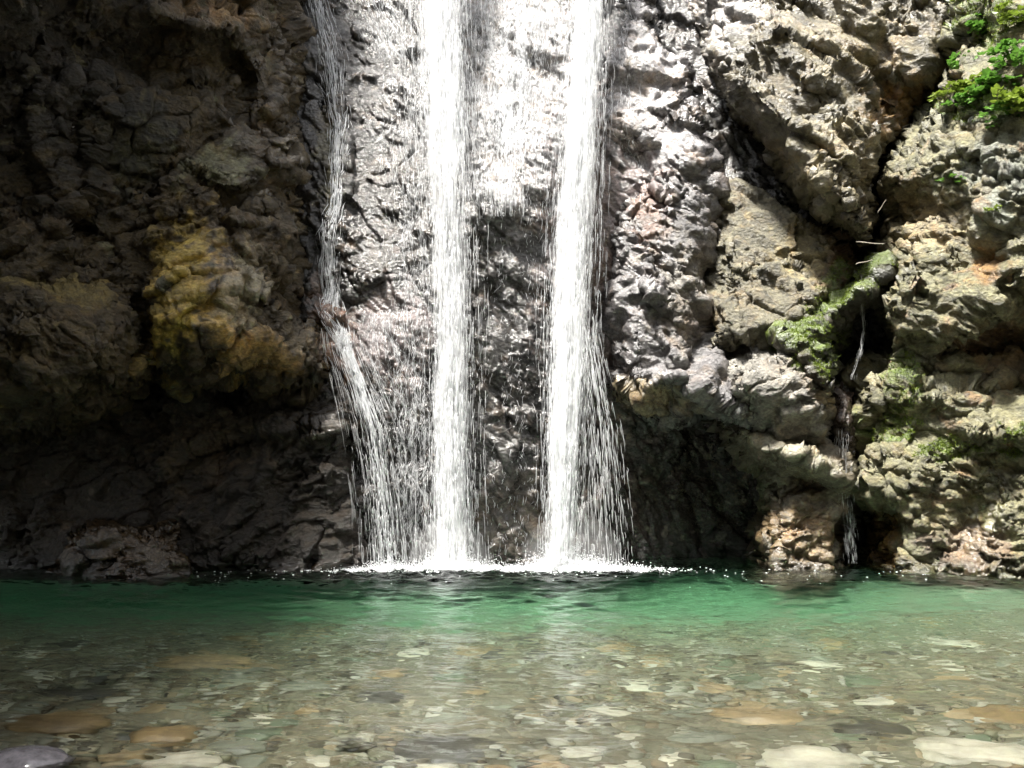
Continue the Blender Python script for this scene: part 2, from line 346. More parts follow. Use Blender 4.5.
mass('arm', 'boulder', (730, 240, 910, 400),
     [(750, 330, 8.9), (800, 335, 8.85), (840, 300, 8.9), (880, 268, 9.0), (820, 370, 8.7), (870, 300, 8.95)],
     poly=[(742, 326), (790, 330), (822, 314), (846, 284), (876, 258), (894, 270), (880, 296), (858, 306), (838, 316), (829, 336), (830, 372), (832, 392), (815, 382), (795, 350)],
     RR=16, T=.7, step=1.0, base=(.07, .065, .05), wet=.7, seed=11, amp=.55, fine=1.5, bed=40,
     tints=[(845, 285, 44, 18, -42, MOSSC, 'moss'), (795, 332, 60, 13, 6, MOSSC, 'moss'), (822, 355, 11, 26, 0, MOSSC, 'moss')],
     label='narrow dark rock rib with bright green moss, arching over the black hole', cat='boulder', kind='thing')
mass('throat', 'boulder', (815, 370, 890, 490),
     [(830, 390, 9.15), (860, 390, 9.2), (845, 430, 9.0), (860, 470, 9.1)],
     poly=[(826, 382), (864, 386), (866, 430), (862, 462), (848, 470), (836, 452), (826, 430)],
     RR=16, T=.6, step=1.0, base=(.10, .075, .06), wet=.9, seed=12, amp=.3, fine=1.4, bed=60,
     label='small dark wet rock wedged in the gully just below the black hole', cat='boulder', kind='thing')
mass('buttress', 'rock_wall', (830, -320, 1320, 640),
     [(940, -300, 10.6), (1320, -300, 8.6), (955, -60, 9.4), (1320, -60, 7.2), (940, 110, 9.0), (900, 170, 8.9), (1024, 160, 8.2), (1320, 160, 6.6), (900, 300, 8.9), (1024, 300, 8.3), (1320, 300, 6.5),
      (880, 400, 8.85), (1024, 430, 8.3), (1320, 430, 6.6), (880, 560, 8.75), (960, 560, 8.45), (1024, 560, 8.2), (1320, 560, 6.8), (880, 640, 8.9), (1320, 640, 6.6)],
     poly=[(965, -420), (948, -10), (934, 60), (926, 108), (890, 146), (880, 180), (888, 225), (880, 270), (866, 300), (868, 340), (848, 385), (858, 440), (862, 520), (870, 660), (1400, 660), (1400, -420)],
     RR=55, T=1.6, step=1.25, base=(.205, .195, .105), wet=.45, seed=14, amp=.75, fine=1.75, bed=18,
     bumps=[(1010, 345, 50, 34, -15, -.45), (985, 385, 60, 12, 10, -.3), (950, 400, 30, 20, 0, .15), (965, 520, 20, 40, 20, -.25), (1010, 290, 60, 22, -15, .22), (930, 150, 40, 14, 0, .15), (920, 290, 30, 50, 0, .1), (980, 30, 10, 26, 0, -.3), (1000, 435, 30, 10, 0, .2)],
     tints=[(925, 215, 55, 45, 20, (.34, .27, .15)), (1005, 350, 60, 36, 0, (.21, .12, .045)), (1000, 180, 45, 60, 0, (.24, .26, .22)), (990, 268, 22, 18, 0, (.30, .16, .04)), (885, 545, 22, 30, 0, (.38, .22, .07)), (980, 550, 60, 30, 0, (.23, .17, .12)),
            (965, 110, 45, 16, 0, MOSSC, 'moss'), (985, 15, 26, 30, 0, MOSSC, 'moss'), (890, 425, 30, 20, 0, MOSSC, 'moss'), (950, 450, 30, 12, 0, MOSSC, 'moss'), (1020, 440, 24, 14, -30, MOSSC, 'moss'), (905, 380, 16, 30, 0, MOSSC, 'moss'), (940, 20, 14, 60, 0, MOSSC, 'moss')],
     wets=[(985, 520, 22, 60, 10, 1.0), (880, 540, 20, 40, 0, .9)],
     label='broad sunlit rock buttress, pale and mossy with small green plants and a rusty hollow')
mass('foot', 'rock_wall', (-320, 330, 420, 640),
     [(-300, 350, 9), (-300, 600, 8.1), (0, 350, 9.4), (0, 590, 8.75), (150, 350, 9.4), (150, 590, 8.85), (150, 470, 9.1), (300, 380, 9.2), (300, 590, 8.8), (300, 450, 8.9), (350, 430, 8.85), (360, 600, 9.0), (340, 500, 8.95)],
     poly=[(-330, 320), (340, 330), (366, 400), (368, 440), (362, 500), (378, 560), (385, 660), (-330, 660)],
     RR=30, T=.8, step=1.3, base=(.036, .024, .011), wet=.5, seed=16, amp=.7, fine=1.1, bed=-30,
     bumps=[(330, 432, 34, 9, -20, .2), (240, 420, 50, 16, 20, .15)],
     tints=[(330, 430, 30, 10, -20, (.22, .20, .18)), (200, 450, 60, 40, 0, (.14, .10, .06))], wets=[(330, 430, 40, 30, 0, 1.0)],
     label='dark brown undercut rock foot at the shaded side of the pool')
mass('bluff', 'rock_wall', (-320, -330, 400, 450),
     [(-300, -300, 5.0), (-300, 100, 6.2), (-300, 400, 6.8), (0, -300, 6.3), (0, -100, 6.95), (0, 60, 7.6), (0, 200, 7.8), (0, 380, 8.2), (150, -300, 7.3), (150, -100, 7.8), (150, 60, 8.25), (150, 200, 8.3), (180, 300, 8.15), (200, 380, 8.35), (285, -300, 9.3), (285, -100, 9.0), (285, 0, 9.0), (270, 130, 8.75), (300, 250, 8.9), (320, 340, 8.75), (340, 385, 8.75)],  # top rows lean out above the view, shaped to shade the face
     poly=[(-400, -400), (270, -400), (296, 0), (302, 90), (312, 170), (322, 250), (318, 310), (345, 350), (364, 392), (345, 412), (290, 396), (240, 398), (190, 398), (160, 380), (100, 400), (-400, 430)],
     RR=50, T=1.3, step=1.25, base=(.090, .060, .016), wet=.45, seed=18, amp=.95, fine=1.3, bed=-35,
     bumps=[(200, 20, 60, 14, 12, .35), (150, 60, 90, 30, 10, -.3), (220, 175, 60, 14, 30, .2), (245, 100, 14, 50, -20, -.25), (285, 195, 40, 10, 0, -.25), (215, 310, 55, 60, 0, .28), (150, 330, 8, 60, -12, -.3), (80, 180, 14, 80, 0, -.25), (300, 375, 60, 12, 10, -.1)],
     tints=[(180, 290, 34, 75, 12, (.90, .66, .15)), (222, 330, 20, 55, -15, (.85, .56, .16)), (245, 350, 30, 20, 0, (.80, .46, .10)), (240, 300, 24, 50, 0, (.50, .44, .30)), (255, 360, 45, 18, 0, (.46, .29, .10)), (220, 8, 60, 16, 10, (.30, .18, .06)), (335, 350, 16, 50, -28, (.33, .22, .17)), (130, 140, 40, 50, 0, (.08, .08, .03)), (40, 60, 150, 160, 0, (.022, .015, .006)), (215, 165, 40, 24, 0, (.24, .24, .13))],  # ochre tints brightened for golden light; the near-black one paints corner shade
     wets=[(215, 290, 60, 60, 0, .95), (260, 120, 50, 120, 0, .8), (330, 350, 20, 50, -28, 1.)],
     label='towering shaded rock bluff with an ochre patch coloured brighter for golden light, beside the thin fall')
mass('bulge', 'boulder', (-220, 250, 190, 460),
     [(-200, 300, 6.7), (-200, 420, 6.9), (0, 290, 7.5), (0, 350, 7.2), (0, 420, 7.6), (80, 290, 7.7), (100, 350, 7.5), (80, 410, 7.9), (150, 350, 8.0)],
     poly=[(-260, 300), (-60, 278), (60, 270), (108, 276), (136, 306), (156, 344), (140, 385), (110, 408), (50, 425), (-80, 440), (-260, 440)],
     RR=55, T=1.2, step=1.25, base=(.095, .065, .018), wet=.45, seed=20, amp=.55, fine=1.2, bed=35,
     tints=[(70, 292, 70, 16, 8, (.30, .23, .07))], label='large dim rounded boulder bulging from the dark shaded bluff', cat='boulder', kind='thing')
mass('shore', 'boulder', (40, 490, 220, 620),
     [(60, 560, 8.2), (110, 520, 8.4), (120, 560, 8.2), (170, 540, 8.35), (180, 590, 8.2), (60, 610, 8.2)],
     poly=[(66, 556), (84, 528), (110, 514), (140, 518), (150, 512), (172, 524), (190, 560), (192, 625), (62, 625)],
     RR=34, T=.9, step=1.0, base=(.10, .07, .04), wet=1.0, seed=22, amp=.4, fine=1.2, bed=-10,
     bumps=[(150, 540, 8, 24, -15, -.12)], label='low wet humped boulder at the waterline below the dark bluff', cat='boulder', kind='thing')

# unseen gorge sides and rear bank, added to block sun and sky light
def sheet(name, fn, nu, nv, mat_tint, label, wet=.2, amp=.5):
    U, Vv = np.meshgrid(np.linspace(0, 1, nu), np.linspace(0, 1, nv)); P = fn(U.ravel(), Vv.ravel())
    G = P.reshape(nv, nu, 3); n = np.cross(np.gradient(G, axis=1), np.gradient(G, axis=0)); n /= np.linalg.norm(n, axis=-1, keepdims=True) + 1e-9
    P = P + n.reshape(-1, 3) * (amp * (fbm(P * .5, 3, 90) + .3 * fbm(P * 2.5, 3, 91, ridge=True)))[:, None]
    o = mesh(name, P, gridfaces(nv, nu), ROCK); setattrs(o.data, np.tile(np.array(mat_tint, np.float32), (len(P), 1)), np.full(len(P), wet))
    return tag(o, label, None, None, 'structure')
LH = 12.5
sheet('rock_wall', lambda u, v: np.stack([-5.6 - .8 * u + 1.5 * v ** 1.5, 6.6 - 17 * u, -2 + (LH + 2) * v * (1 - .33 * np.exp(-(u / .13) ** 2))], -1), 200, 150, (.15, .13, .09), 'unseen side wall of the gorge, shaped to shade the dark bluff beside it')  # height and lean cast the bluff's shade; notch lets sun onto the ochre
sheet('rock_wall', lambda u, v: np.stack([6.2 + 1.0 * u + 1.5 * v ** 2, 7.0 - 17 * u, -2 + 13.5 * v], -1), 160, 100, (.24, .23, .18), 'unseen pale side wall of the gorge, added to block sky light beside the mossy buttress')
sheet('sky_blocker_hill', lambda u, v: np.stack([-14 + 28 * u, -6.5 - 3 * v, -1.2 + 20 * v], -1), 120, 80, (.06, .075, .03), 'unseen wooded bank downstream, added to block frontal sky light', 0, 1.0)

# unseen canopy added above the camera to keep sun off the pool
tr_ = empty('sun_blocker_tree', (-4.6, -2.5, -.3)); tag(tr_, 'unseen leafy canopy added over the pool to shade the water', 'sun_blocker_tree')
def limb(pts, rad, name):
    pts = np.array(pts, float); t = np.linspace(0, 1, 14) * (len(pts) - 1); P = np.stack([np.interp(t, range(len(pts)), pts[:, k]) for k in range(3)], -1) + .05 * rng.normal(0, 1, (14, 3))
    r_ = np.interp(t, range(len(pts)), rad); an = np.arange(10) / 10 * 2 * np.pi
    V = (P[:, None] + np.stack([np.cos(an), np.sin(an), 0 * an], -1)[None] * r_[:, None, None]).reshape(-1, 3)
    k = np.arange(13) * 10; return V, np.concatenate([gridfaces(14, 10), np.stack([k + 9, k + 19, k + 10, k], -1)])
o = mesh('trunk', *limb([(0, 0, 0), (.5, .2, 3), (1.5, .8, 6), (2.6, 1.8, 8.6)], [.26, .2, .15, .07], ''), simple('bark', (.10, .08, .055), .9), tr_)
for k, e in enumerate([(4.6, 1.5, 9), (3.5, 4.2, 8.8), (1.0, 3.6, 8.2), (5.8, 3.6, 9.2), (6.5, 0, 9.4)]):
    mesh('limb', *limb([(1.0 + .2 * k, .6, 4.6 + .5 * k), tuple((np.array(e) + (1, .6, 5.5)) / 2 + (0, 0, .4)), e], [.12, .07, .02], ''), simple('bark', (.10, .08, .055), .9), tr_)
cl = np.stack([rng.uniform(-1.5, 9.5, 210), rng.uniform(-1.0, 6.2, 210), rng.uniform(8.0, 10.0, 210)], -1); n = 8000
P = cl[rng.integers(0, 210, n)] + rng.normal(0, .27, (n, 3)); u_ = rng.normal(0, 1, (n, 3)); u_ /= np.linalg.norm(u_, axis=1, keepdims=True); v_ = np.cross(u_, rng.normal(0, 1, (n, 3))); v_ /= np.linalg.norm(v_, axis=1, keepdims=True)
sz = rng.uniform(.04, .08, (n, 1)); V = np.stack([P - u_ * sz, P + v_ * sz * .45, P + u_ * sz, P - v_ * sz * .45], 1).reshape(-1, 3)
mesh('crown', V, np.arange(len(V)).reshape(-1, 4), leaf_mat('tree_leaf', (.05, .10, .02), 3), tr_, smooth=False)

# ------------------------------------------------------------------ stream bed
def bed_h(x, y):
    d = .16 + .25 * sm(3.0, 6.2, y) + 1.10 * sm(5.2, 9.0, y) + .12 * perlin(np.stack([x * .7, y * .9, 0 * x], -1).reshape(-1, 3), 600).reshape(np.shape(x)) * sm(4.8, 6.0, y) - .10 * sm(1.0, 5.0, x) * sm(8.5, 6.0, y)
    d = d - .55 * sm(2.2, 4.6, x) * sm(5.5, 8.5, y)
    return -d
def grid_xy(x0, x1, y0, y1, nx, ny):
    X, Y = np.meshgrid(np.linspace(x0, x1, nx), np.linspace(y0, y1, ny)); return X.ravel(), Y.ravel()
bx, by = grid_xy(-9, 9, -9, 11.5, 900, 1000)
q = np.stack([bx, by, 0 * bx], -1)
a1, b1, i1 = worley(q * 7.5 + .3 * fbm(q * 3, 2, 5)[:, None], 51)
bz = bed_h(bx, by) + .035 * np.sqrt(np.clip(1 - (a1 * 1.25) ** 2, 0, 1)) * (.5 + i1) + .05 * fbm(q * 1.2, 3, 52)
bedm, nt, b, out = newmat('stream_bed'); L = nt.links.new
g = N(nt, 'ShaderNodeNewGeometry')
v1 = N(nt, 'ShaderNodeTexVoronoi', Scale=16.0, Randomness=1.0); L(g.outputs['Position'], v1.inputs['Vector'])
cr = N(nt, 'ShaderNodeValToRGB'); L(v1.outputs['Color'], cr.inputs[0])
els = [(0, (.08, .07, .04)), (.25, (.22, .185, .11)), (.45, (.27, .25, .17)), (.65, (.19, .18, .11)), (.85, (.30, .23, .13)), (1, (.42, .37, .27))]
while len(cr.color_ramp.elements) < len(els): cr.color_ramp.elements.new(.5)
for e, (p_, c_) in zip(cr.color_ramp.elements, els): e.position = p_; e.color = (*c_, 1)
nn = N(nt, 'ShaderNodeTexNoise', Scale=2.0, Detail=6.0); L(g.outputs['Position'], nn.inputs['Vector'])
mx = N(nt, 'ShaderNodeMix', data_type='RGBA'); mx.inputs['B'].default_value = (.19, .17, .115, 1); L(nn.outputs['Fac'], mx.inputs['Factor']); L(cr.outputs[0], mx.inputs['A'])
bs = N(nt, 'ShaderNodeVectorMath', operation='SCALE'); bs.inputs['Scale'].default_value = .55; sy = N(nt, 'ShaderNodeSeparateXYZ'); L(g.outputs['Position'], sy.inputs[0]); ry = N(nt, 'ShaderNodeMapRange'); ry.inputs[1].default_value = 5.2; ry.inputs[2].default_value = 7.8; L(sy.outputs['Y'], ry.inputs[0])
mz = N(nt, 'ShaderNodeMix', data_type='RGBA'); mz.inputs['B'].default_value = (.33, .34, .25, 1); L(ry.outputs[0], mz.inputs['Factor']); L(mx.outputs['Result'], mz.inputs['A']); L(mz.outputs['Result'], bs.inputs[0]); L(bs.outputs[0], b.inputs['Base Color']); b.inputs['Roughness'].default_value = .8
bp = N(nt, 'ShaderNodeBump', Distance=.02); L(v1.outputs['Distance'], bp.inputs['Height']); bp.invert = True; L(bp.outputs[0], b.inputs['Normal'])
tag(mesh('stream_bed_ground', np.stack([bx, by, bz], -1), gridfaces(1000, 900), bedm), 'pebbly bed of the pool', None, None, 'structure')

# stones
def ico(sub):
    import bmesh
    bm = bmesh.new(); bmesh.ops.create_icosphere(bm, subdivisions=sub, radius=1)
    V = np.array([v.co[:] for v in bm.verts]); F = np.array([[v.index for v in f.verts] for f in bm.faces]); bm.free(); return V, F
SMATS = {'pale': simple('pale_stone', (.36, .33, .26), .5, .3, 9), 'tan': simple('tan_stone', (.21, .15, .08), .5, .4, 9), 'dark': simple('dark_stone', (.045, .04, .028), .5, .4, 9),
         'grey': simple('grey_stone', (.14, .14, .105), .5, .35, 9), 'brown': simple('brown_stone', (.15, .10, .045), .5, .4, 9), 'green': simple('greenish_stone', (.09, .105, .065), .5, .3, 9)}
IV, IF = ico(4)
def stone_mesh(mat, seed, dims=(1, .7, .35)):
    V = IV * (1 + .22 * fbm(IV * 1.1 + seed * 7, 3, 80)[:, None] + .05 * fbm(IV * 4 + seed, 2, 81)[:, None])
    V = np.sign(V) * np.abs(V) ** .88 * dims
    return mesh('stone', V, IF, mat)
named = [ # px,py, half width px, colour, flat, label
    (60, 724, 46, 'brown', .30, 'long brown flat stone underwater, the biggest near the dim corner of the pool'),
    (166, 736, 32, 'brown', .34, 'smaller brown stone just beside the long brown flat stone'),
    (182, 764, 34, 'pale', .35, 'pinkish pale stone cut by the bottom edge beside the brown stones'),
    (975, 752, 50, 'pale', .22, 'largest cream white stone, flat, at the bottom corner of the pool'),
    (756, 716, 42, 'tan', .25, 'flat tan stone with a dark shadowed edge, alone in clear shallows'),
    (812, 762, 44, 'pale', .25, 'long cream stone cut by the bottom edge, beside the largest white stone'),
    (872, 731, 34, 'dark', .25, 'dark brown flat stone between the tan and the cream stones'),
    (450, 748, 50, 'dark', .14, 'long thin blackish stone lying under the bright reflection of the falls'),
    (261, 718, 14, 'pale', .45, 'small bright white pebble near the brown stones'),
    (80, 690, 40, 'dark', .2, 'dark flat stone behind the long brown stone'),
    (205, 660, 46, 'tan', .2, 'tan slab of stone in the middle distance, below the dark bluff'),
    (822, 664, 22, 'pale', .3, 'pale pebble farther out, behind the flat tan stone'),
    (775, 664, 20, 'dark', .25, 'blackish pebble farther out beside a pale one'),
    (1005, 716, 34, 'brown', .2, 'brownish stone behind the largest cream white stone'),
    (875, 700, 18, 'pale', .3, 'small pale grey pebble behind the dark brown flat stone'),
    (700, 740, 30, 'grey', .3, 'mid grey stone to the side of the flat tan stone')]
used = []
def refr_at(px, py):
    """where the sight line through a pixel meets the bed, bent at the water surface"""
    x, y, _ = on_plane(px, py, 0); r = math.hypot(x, y); s = r / math.hypot(r, CAM[2]) / 1.333; tn = s / math.sqrt(1 - s * s)
    for _ in range(6):
        dpt = -float(bed_h(np.array([x]), np.array([y]))[0]); 
        r2 = r + tn * dpt; X, Yy = x / r * r2, y / r * r2
        dpt = -float(bed_h(np.array([X]), np.array([Yy]))[0])
    return X, Yy, -dpt
for k, (px, py, hw, c, fl, lab) in enumerate(named):
    x, y, z = refr_at(px, py); s = hw / FPX * math.hypot(y, 1) * 1.05
    o = stone_mesh(SMATS[c], k + 3, (1, .75, fl * 1.3)); o.scale = (s, s, s); o.location = (x, y, z + s * fl * .55); o.rotation_euler = (0, 0, random.uniform(-.25, .25))
    tag(o, lab, 'stone'); used.append((x, y, s))
xr, yr, zr = on_plane(22, 756, 0)
o = stone_mesh(SMATS['grey'], 99, (1.15, .8, .5)); o.location = (xr, yr, -.05); o.scale = (.15, .15, .15); tag(o, 'wet lilac grey rock just breaking the surface in the corner', 'stone')
o.data.materials[0] = simple('wet_lilac_rock', (.09, .085, .095), .12, .4, 30)
kinds = [('pale', 'pale cream pebble among the many lying on the pool bed', 40), ('tan', 'tan pebble among the many lying on the pool bed', 60), ('grey', 'plain grey pebble among the many lying on the pool bed', 70),
         ('dark', 'dark pebble among the many lying on the pool bed', 45), ('green', 'greenish grey pebble among the many lying on the pool bed', 45)]
protos = {}
for c, lab, n in kinds:
    ps = []
    for i in range(n):
        for _t in range(60):
            px, py = random.uniform(-60, 1084), 618 + 165 * random.random() ** .8
            x, y, z = refr_at(px, py); s = random.choice([.035, .045, .055, .065, .08, .09]) * random.uniform(.8, 1.25) * (1 + .13 * (y - 3))
            if all((x - a) ** 2 + (y - b_) ** 2 > ((s + c_) * .72) ** 2 for a, b_, c_ in used): break
        used.append((x, y, s))
        if len(ps) < 7: o = stone_mesh(SMATS[c], random.random() * 50, (1, random.uniform(.6, .85), random.uniform(.25, .5))); ps.append(o)
        else: o = random.choice(ps).copy(); col.objects.link(o)
        o.scale = (s, s, s); o.location = (x, y, z + s * .16); o.rotation_euler = (random.uniform(-.15, .15), random.uniform(-.15, .15), random.uniform(-.9, .9))
        tag(o, lab, 'stone', c + ' pebbles scattered over the pool bed')
# countless small gravel
SV, SF = ico(2); n = 15000
gx = rng.uniform(-4.5, 4.5, n); gy = 2.2 + 4.8 * rng.random(n) ** .8; gs = rng.uniform(.012, .05, n); gz = bed_h(gx, gy) + .02
shp = SV[None] * (1 + .25 * rng.standard_normal((n, len(SV), 1)).cumsum(1) * .02) * gs[:, None, None] * np.stack([np.ones(n), rng.uniform(.6, .9, n), rng.uniform(.35, .6, n)], -1)[:, None]
th = rng.uniform(0, 6.3, n); c_, s_ = np.cos(th)[:, None], np.sin(th)[:, None]
gv = np.stack([shp[..., 0] * c_ - shp[..., 1] * s_, shp[..., 0] * s_ + shp[..., 1] * c_, shp[..., 2]], -1) + np.stack([gx, gy, gz], -1)[:, None]
gf = (SF[None] + (np.arange(n) * len(SV))[:, None, None]).reshape(-1, 3)
gm, nt, b, out = newmat('gravel'); L = nt.links.new
at_ = N(nt, 'ShaderNodeAttribute', attribute_name='tint'); L(at_.outputs['Color'], b.inputs['Base Color']); b.inputs['Roughness'].default_value = .6
o = mesh('gravel', gv.reshape(-1, 3), gf, gm)
pal = np.array([(.42, .39, .30), (.34, .26, .15), (.12, .10, .06), (.28, .26, .19), (.24, .23, .14), (.56, .53, .44), (.36, .31, .21), (.20, .15, .08)])
cc = .5 * pal[rng.integers(0, len(pal), n)] * rng.uniform(.8, 1.2, (n, 1)); setattrs(o.data, np.repeat(cc, len(SV), 0), np.zeros(n * len(SV)))
tag(o, 'fine mixed gravel between the pebbles of the pool bed', None, None, 'stuff')

# ------------------------------------------------------------------ water
FALLS = [(450, 8.85), (573, 8.85), (388, 8.9)]
nx, ny = 1000, 1250; wx, wy = grid_xy(-6.5, 6.5, 1.6, 9.9, nx, ny)
q = np.stack([wx, wy, 0 * wx], -1)
near = sm(9.0, 3.0, wy)
def turn(a): c, s_ = math.cos(R(a)), math.sin(R(a)); return np.stack([wx * c - wy * s_, wx * s_ + wy * c, 0 * wx], -1)
wz = .020 * perlin(turn(7) * (.8, 3.2, 1), 1) + .011 * perlin(turn(-16) * (2.0, 6.2, 1) + 5, 2) + .011 * perlin(turn(19) * (2.2, 7.1, 1) + 9, 21) + .0085 * perlin(turn(-9) * (4.6, 13, 1), 3) + .0065 * perlin(turn(24) * (6, 15, 1), 23) + .0052 * perlin(turn(12) * (10, 27, 1), 4) + .0017 * perlin(turn(-20) * (24, 50, 1), 5)
for k, (px, Yf) in enumerate(FALLS):
    xf = (px - 512) / FPX * Yf; rr = np.hypot(wx - xf, (wy - Yf))
    wz += .012 * np.exp(-rr * .55) * np.sin(rr * 26 + 3 * perlin(q * 1.5, 7 + k)) * (k < 2 or .5)
    wz += .02 * np.exp(-(rr / .6) ** 2) * perlin(q * 14, 12)
edge = np.minimum.reduce([sm(-6.5, -6.2, wx), sm(6.5, 6.2, wx), sm(1.6, 1.8, wy), sm(9.9, 9.7, wy)])
wz *= edge
V = np.stack([wx, wy, wz], -1); F = gridfaces(ny, nx)
# close the body of water: skirt out to the gorge sides, then down to below the bed
i00, i10, i11, i01 = 0, nx - 1, ny * nx - 1, (ny - 1) * nx
ring = np.concatenate([np.arange(0, nx), np.arange(1, ny) * nx + nx - 1, (ny - 1) * nx + np.arange(nx - 2, -1, -1), np.arange(ny - 2, 0, -1) * nx])
m = len(ring); base_i = len(V)
Ro = V[ring].copy(); Ro[:, 0] = np.interp(Ro[:, 0], [-6.5, 6.5], [-8.8, 8.8]); Ro[:, 1] = np.interp(Ro[:, 1], [1.6, 9.9], [-8.8, 11.3]); Ro[:, 2] = 0
Rb = Ro.copy(); Rb[:, 2] = -3.2
V = np.concatenate([V, Ro, Rb, [[0, 1, -3.2]]]); j = np.arange(m); j2 = (j + 1) % m
F2 = np.stack([ring[j2], ring[j], base_i + j, base_i + j2], -1); F3 = np.stack([base_i + j2, base_i + j, base_i + m + j, base_i + m + j2], -1)
F4 = np.stack([base_i + m + j2, base_i + m + j, np.full(m, base_i + 2 * m), np.full(m, base_i + 2 * m)], -1)
wm, nt, b, out = newmat('water'); L = nt.links.new
b.inputs['Base Color'].default_value = (1, 1, 1, 1); b.inputs['Roughness'].default_value = .0; b.inputs['IOR'].default_value = 1.333
b.inputs['Transmission Weight'].default_value = 1
va = N(nt, 'ShaderNodeVolumeAbsorption'); va.inputs['Color'].default_value = (.30, .84, .60, 1); va.inputs['Density'].default_value = .44
L(va.outputs[0], out.inputs['Volume'])
me = bpy.data.meshes.new('water'); 
quads = np.concatenate([F, F2, F3]).astype(np.int32); tri = F4[:, :3].astype(np.int32)
me.vertices.add(len(V)); me.vertices.foreach_set('co', V.astype(np.float32).ravel())
me.loops.add(quads.size + tri.size); me.loops.foreach_set('vertex_index', np.concatenate([quads.ravel(), tri.ravel()]))
me.polygons.add(len(quads) + len(tri)); me.polygons.foreach_set('loop_start', np.concatenate([np.arange(0, quads.size, 4), quads.size + np.arange(0, tri.size, 3)]).astype(np.int32))
me.polygons.foreach_set('use_smooth', np.concatenate([np.ones(len(F), bool), np.zeros(len(quads) - len(F) + len(tri), bool)])); me.update(calc_edges=True)
import bmesh
bm = bmesh.new(); bm.from_mesh(me); bmesh.ops.recalc_face_normals(bm, faces=bm.faces); bm.to_mesh(me); bm.free()
me.materials.append(wm); o = bpy.data.objects.new('water', me); col.objects.link(o)
tag(o, 'clear rippled pool, emerald where it deepens below the falls', None, None, 'structure')

# ------------------------------------------------------------------ falling water: slender strands and drops
def strands(P0, P1, r, rings=4, sides=3, bend=.006):
    """P0, P1: (n,3) ends of each strand; spindle-shaped, slightly bent"""
    n = len(P0); t = np.linspace(0, 1, rings + 2)[1:-1]; prof = np.sin(np.pi * t ** .75) ** .8
    ax = P1 - P0; mid = rng.normal(0, bend, (n, 3))
    ctr = P0[:, None] + ax[:, None] * t[None, :, None] + mid[:, None] * np.sin(np.pi * t)[None, :, None]
    an = np.arange(sides) / sides * 2 * np.pi; off = np.stack([np.cos(an), np.sin(an), 0 * an], -1)
    ringv = ctr[:, :, None] + off[None, None] * (r[:, None, None, None] * prof[None, :, None, None])
    V = np.concatenate([P0[:, None], ringv.reshape(n, -1, 3), P1[:, None]], 1); K = V.shape[1]
    f = []
    for s in range(sides):
        s2 = (s + 1) % sides; f.append((0, 1 + s, 1 + s2))
        for k in range(rings - 1):
            a, b_, c_, d_ = 1 + k * sides + s, 1 + k * sides + s2, 1 + (k + 1) * sides + s, 1 + (k + 1) * sides + s2
            f += [(a, c_, b_), (b_, c_, d_)]
        f.append((1 + (rings - 1) * sides + s, K - 1, 1 + (rings - 1) * sides + s2))
    F = (np.array(f)[None] + (np.arange(n) * K)[:, None, None]).reshape(-1, 3)
    return V.reshape(-1, 3), F
def path_fn(pts):
    A = np.array(pts, float); return lambda v: np.stack([np.interp(v, A[:, 1], A[:, k]) for k in (0, 2, 3)], -1)
def fall(path, n, ln=(8, 45), rad=(.0025, .006), clump=.5, seed=0, gauss=.42, depth=.06, vr=None, key=None, fan=0, lift=.03, freq=.16):
    """path rows: px, py, half width px, distance Y"""
    f = path_fn(path); ys = [p[1] for p in path]; v0 = rng.uniform(ys[0] - 20, ys[-1], n * 3) if vr is None else rng.uniform(*vr, n * 3)
    s = np.clip(rng.normal(0, gauss, n * 3), -1.25, 1.25)
    nz = fbm(np.stack([s * 9 + seed * 9, v0 * .006, 0 * s], -1), 2, 200 + seed, g=.6) * 1.6 + .7 * perlin(np.stack([s * 14, v0 * .02 + 5, 0 * s], -1), 210 + seed)
    ok = rng.random(n * 3) < np.clip(.5 + clump * 2.0 * nz, .03, 1); v0, s = v0[ok][:n], s[ok][:n]; n = len(v0)
    L = rng.uniform(ln[0], ln[1], n) * (.4 + rng.random(n)); v1 = np.minimum(v0 + L, ys[-1] + 2)
    a, b_ = f(v0), f(v1)
    x0, x1 = a[:, 0] + s * a[:, 1], b_[:, 0] + s * b_[:, 1]
    dd = rng.normal(0, depth, n)
    P0 = at(x0, v0, a[:, 2] + dd); P1 = at(x1, v1, b_[:, 2] + dd)
    if key:
        for P, xx, vv in ((P0, x0, v0), (P1, x1, v1)):
            best = None
            for kk in (key if isinstance(key, tuple) else (key,)):
                q_, nn_ = surf(kk, xx, vv); 
                if best is None: best, bn = q_.copy(), nn_.copy()
                else:
                    c = q_[:, 1] < best[:, 1]
                    mm = MASS[kk]
                    if mm['keep'] is not None:
                        ci = np.clip(((vv - mm['y0']) / mm['step']).astype(int), 0, mm['nr'] - 1) * mm['nc'] + np.clip(((xx - mm['x0']) / mm['step']).astype(int), 0, mm['nc'] - 1)
                        c &= mm['keep'][ci]
                    best[c] = q_[c]; bn[c] = nn_[c]
            P[:] = best + bn * lift * rng.uniform(.3, 1.2, (n, 1))
    r = rng.uniform(rad[0], rad[1], n) * (1.25 - .4 * np.abs(s))
    return strands(P0, P1, r)
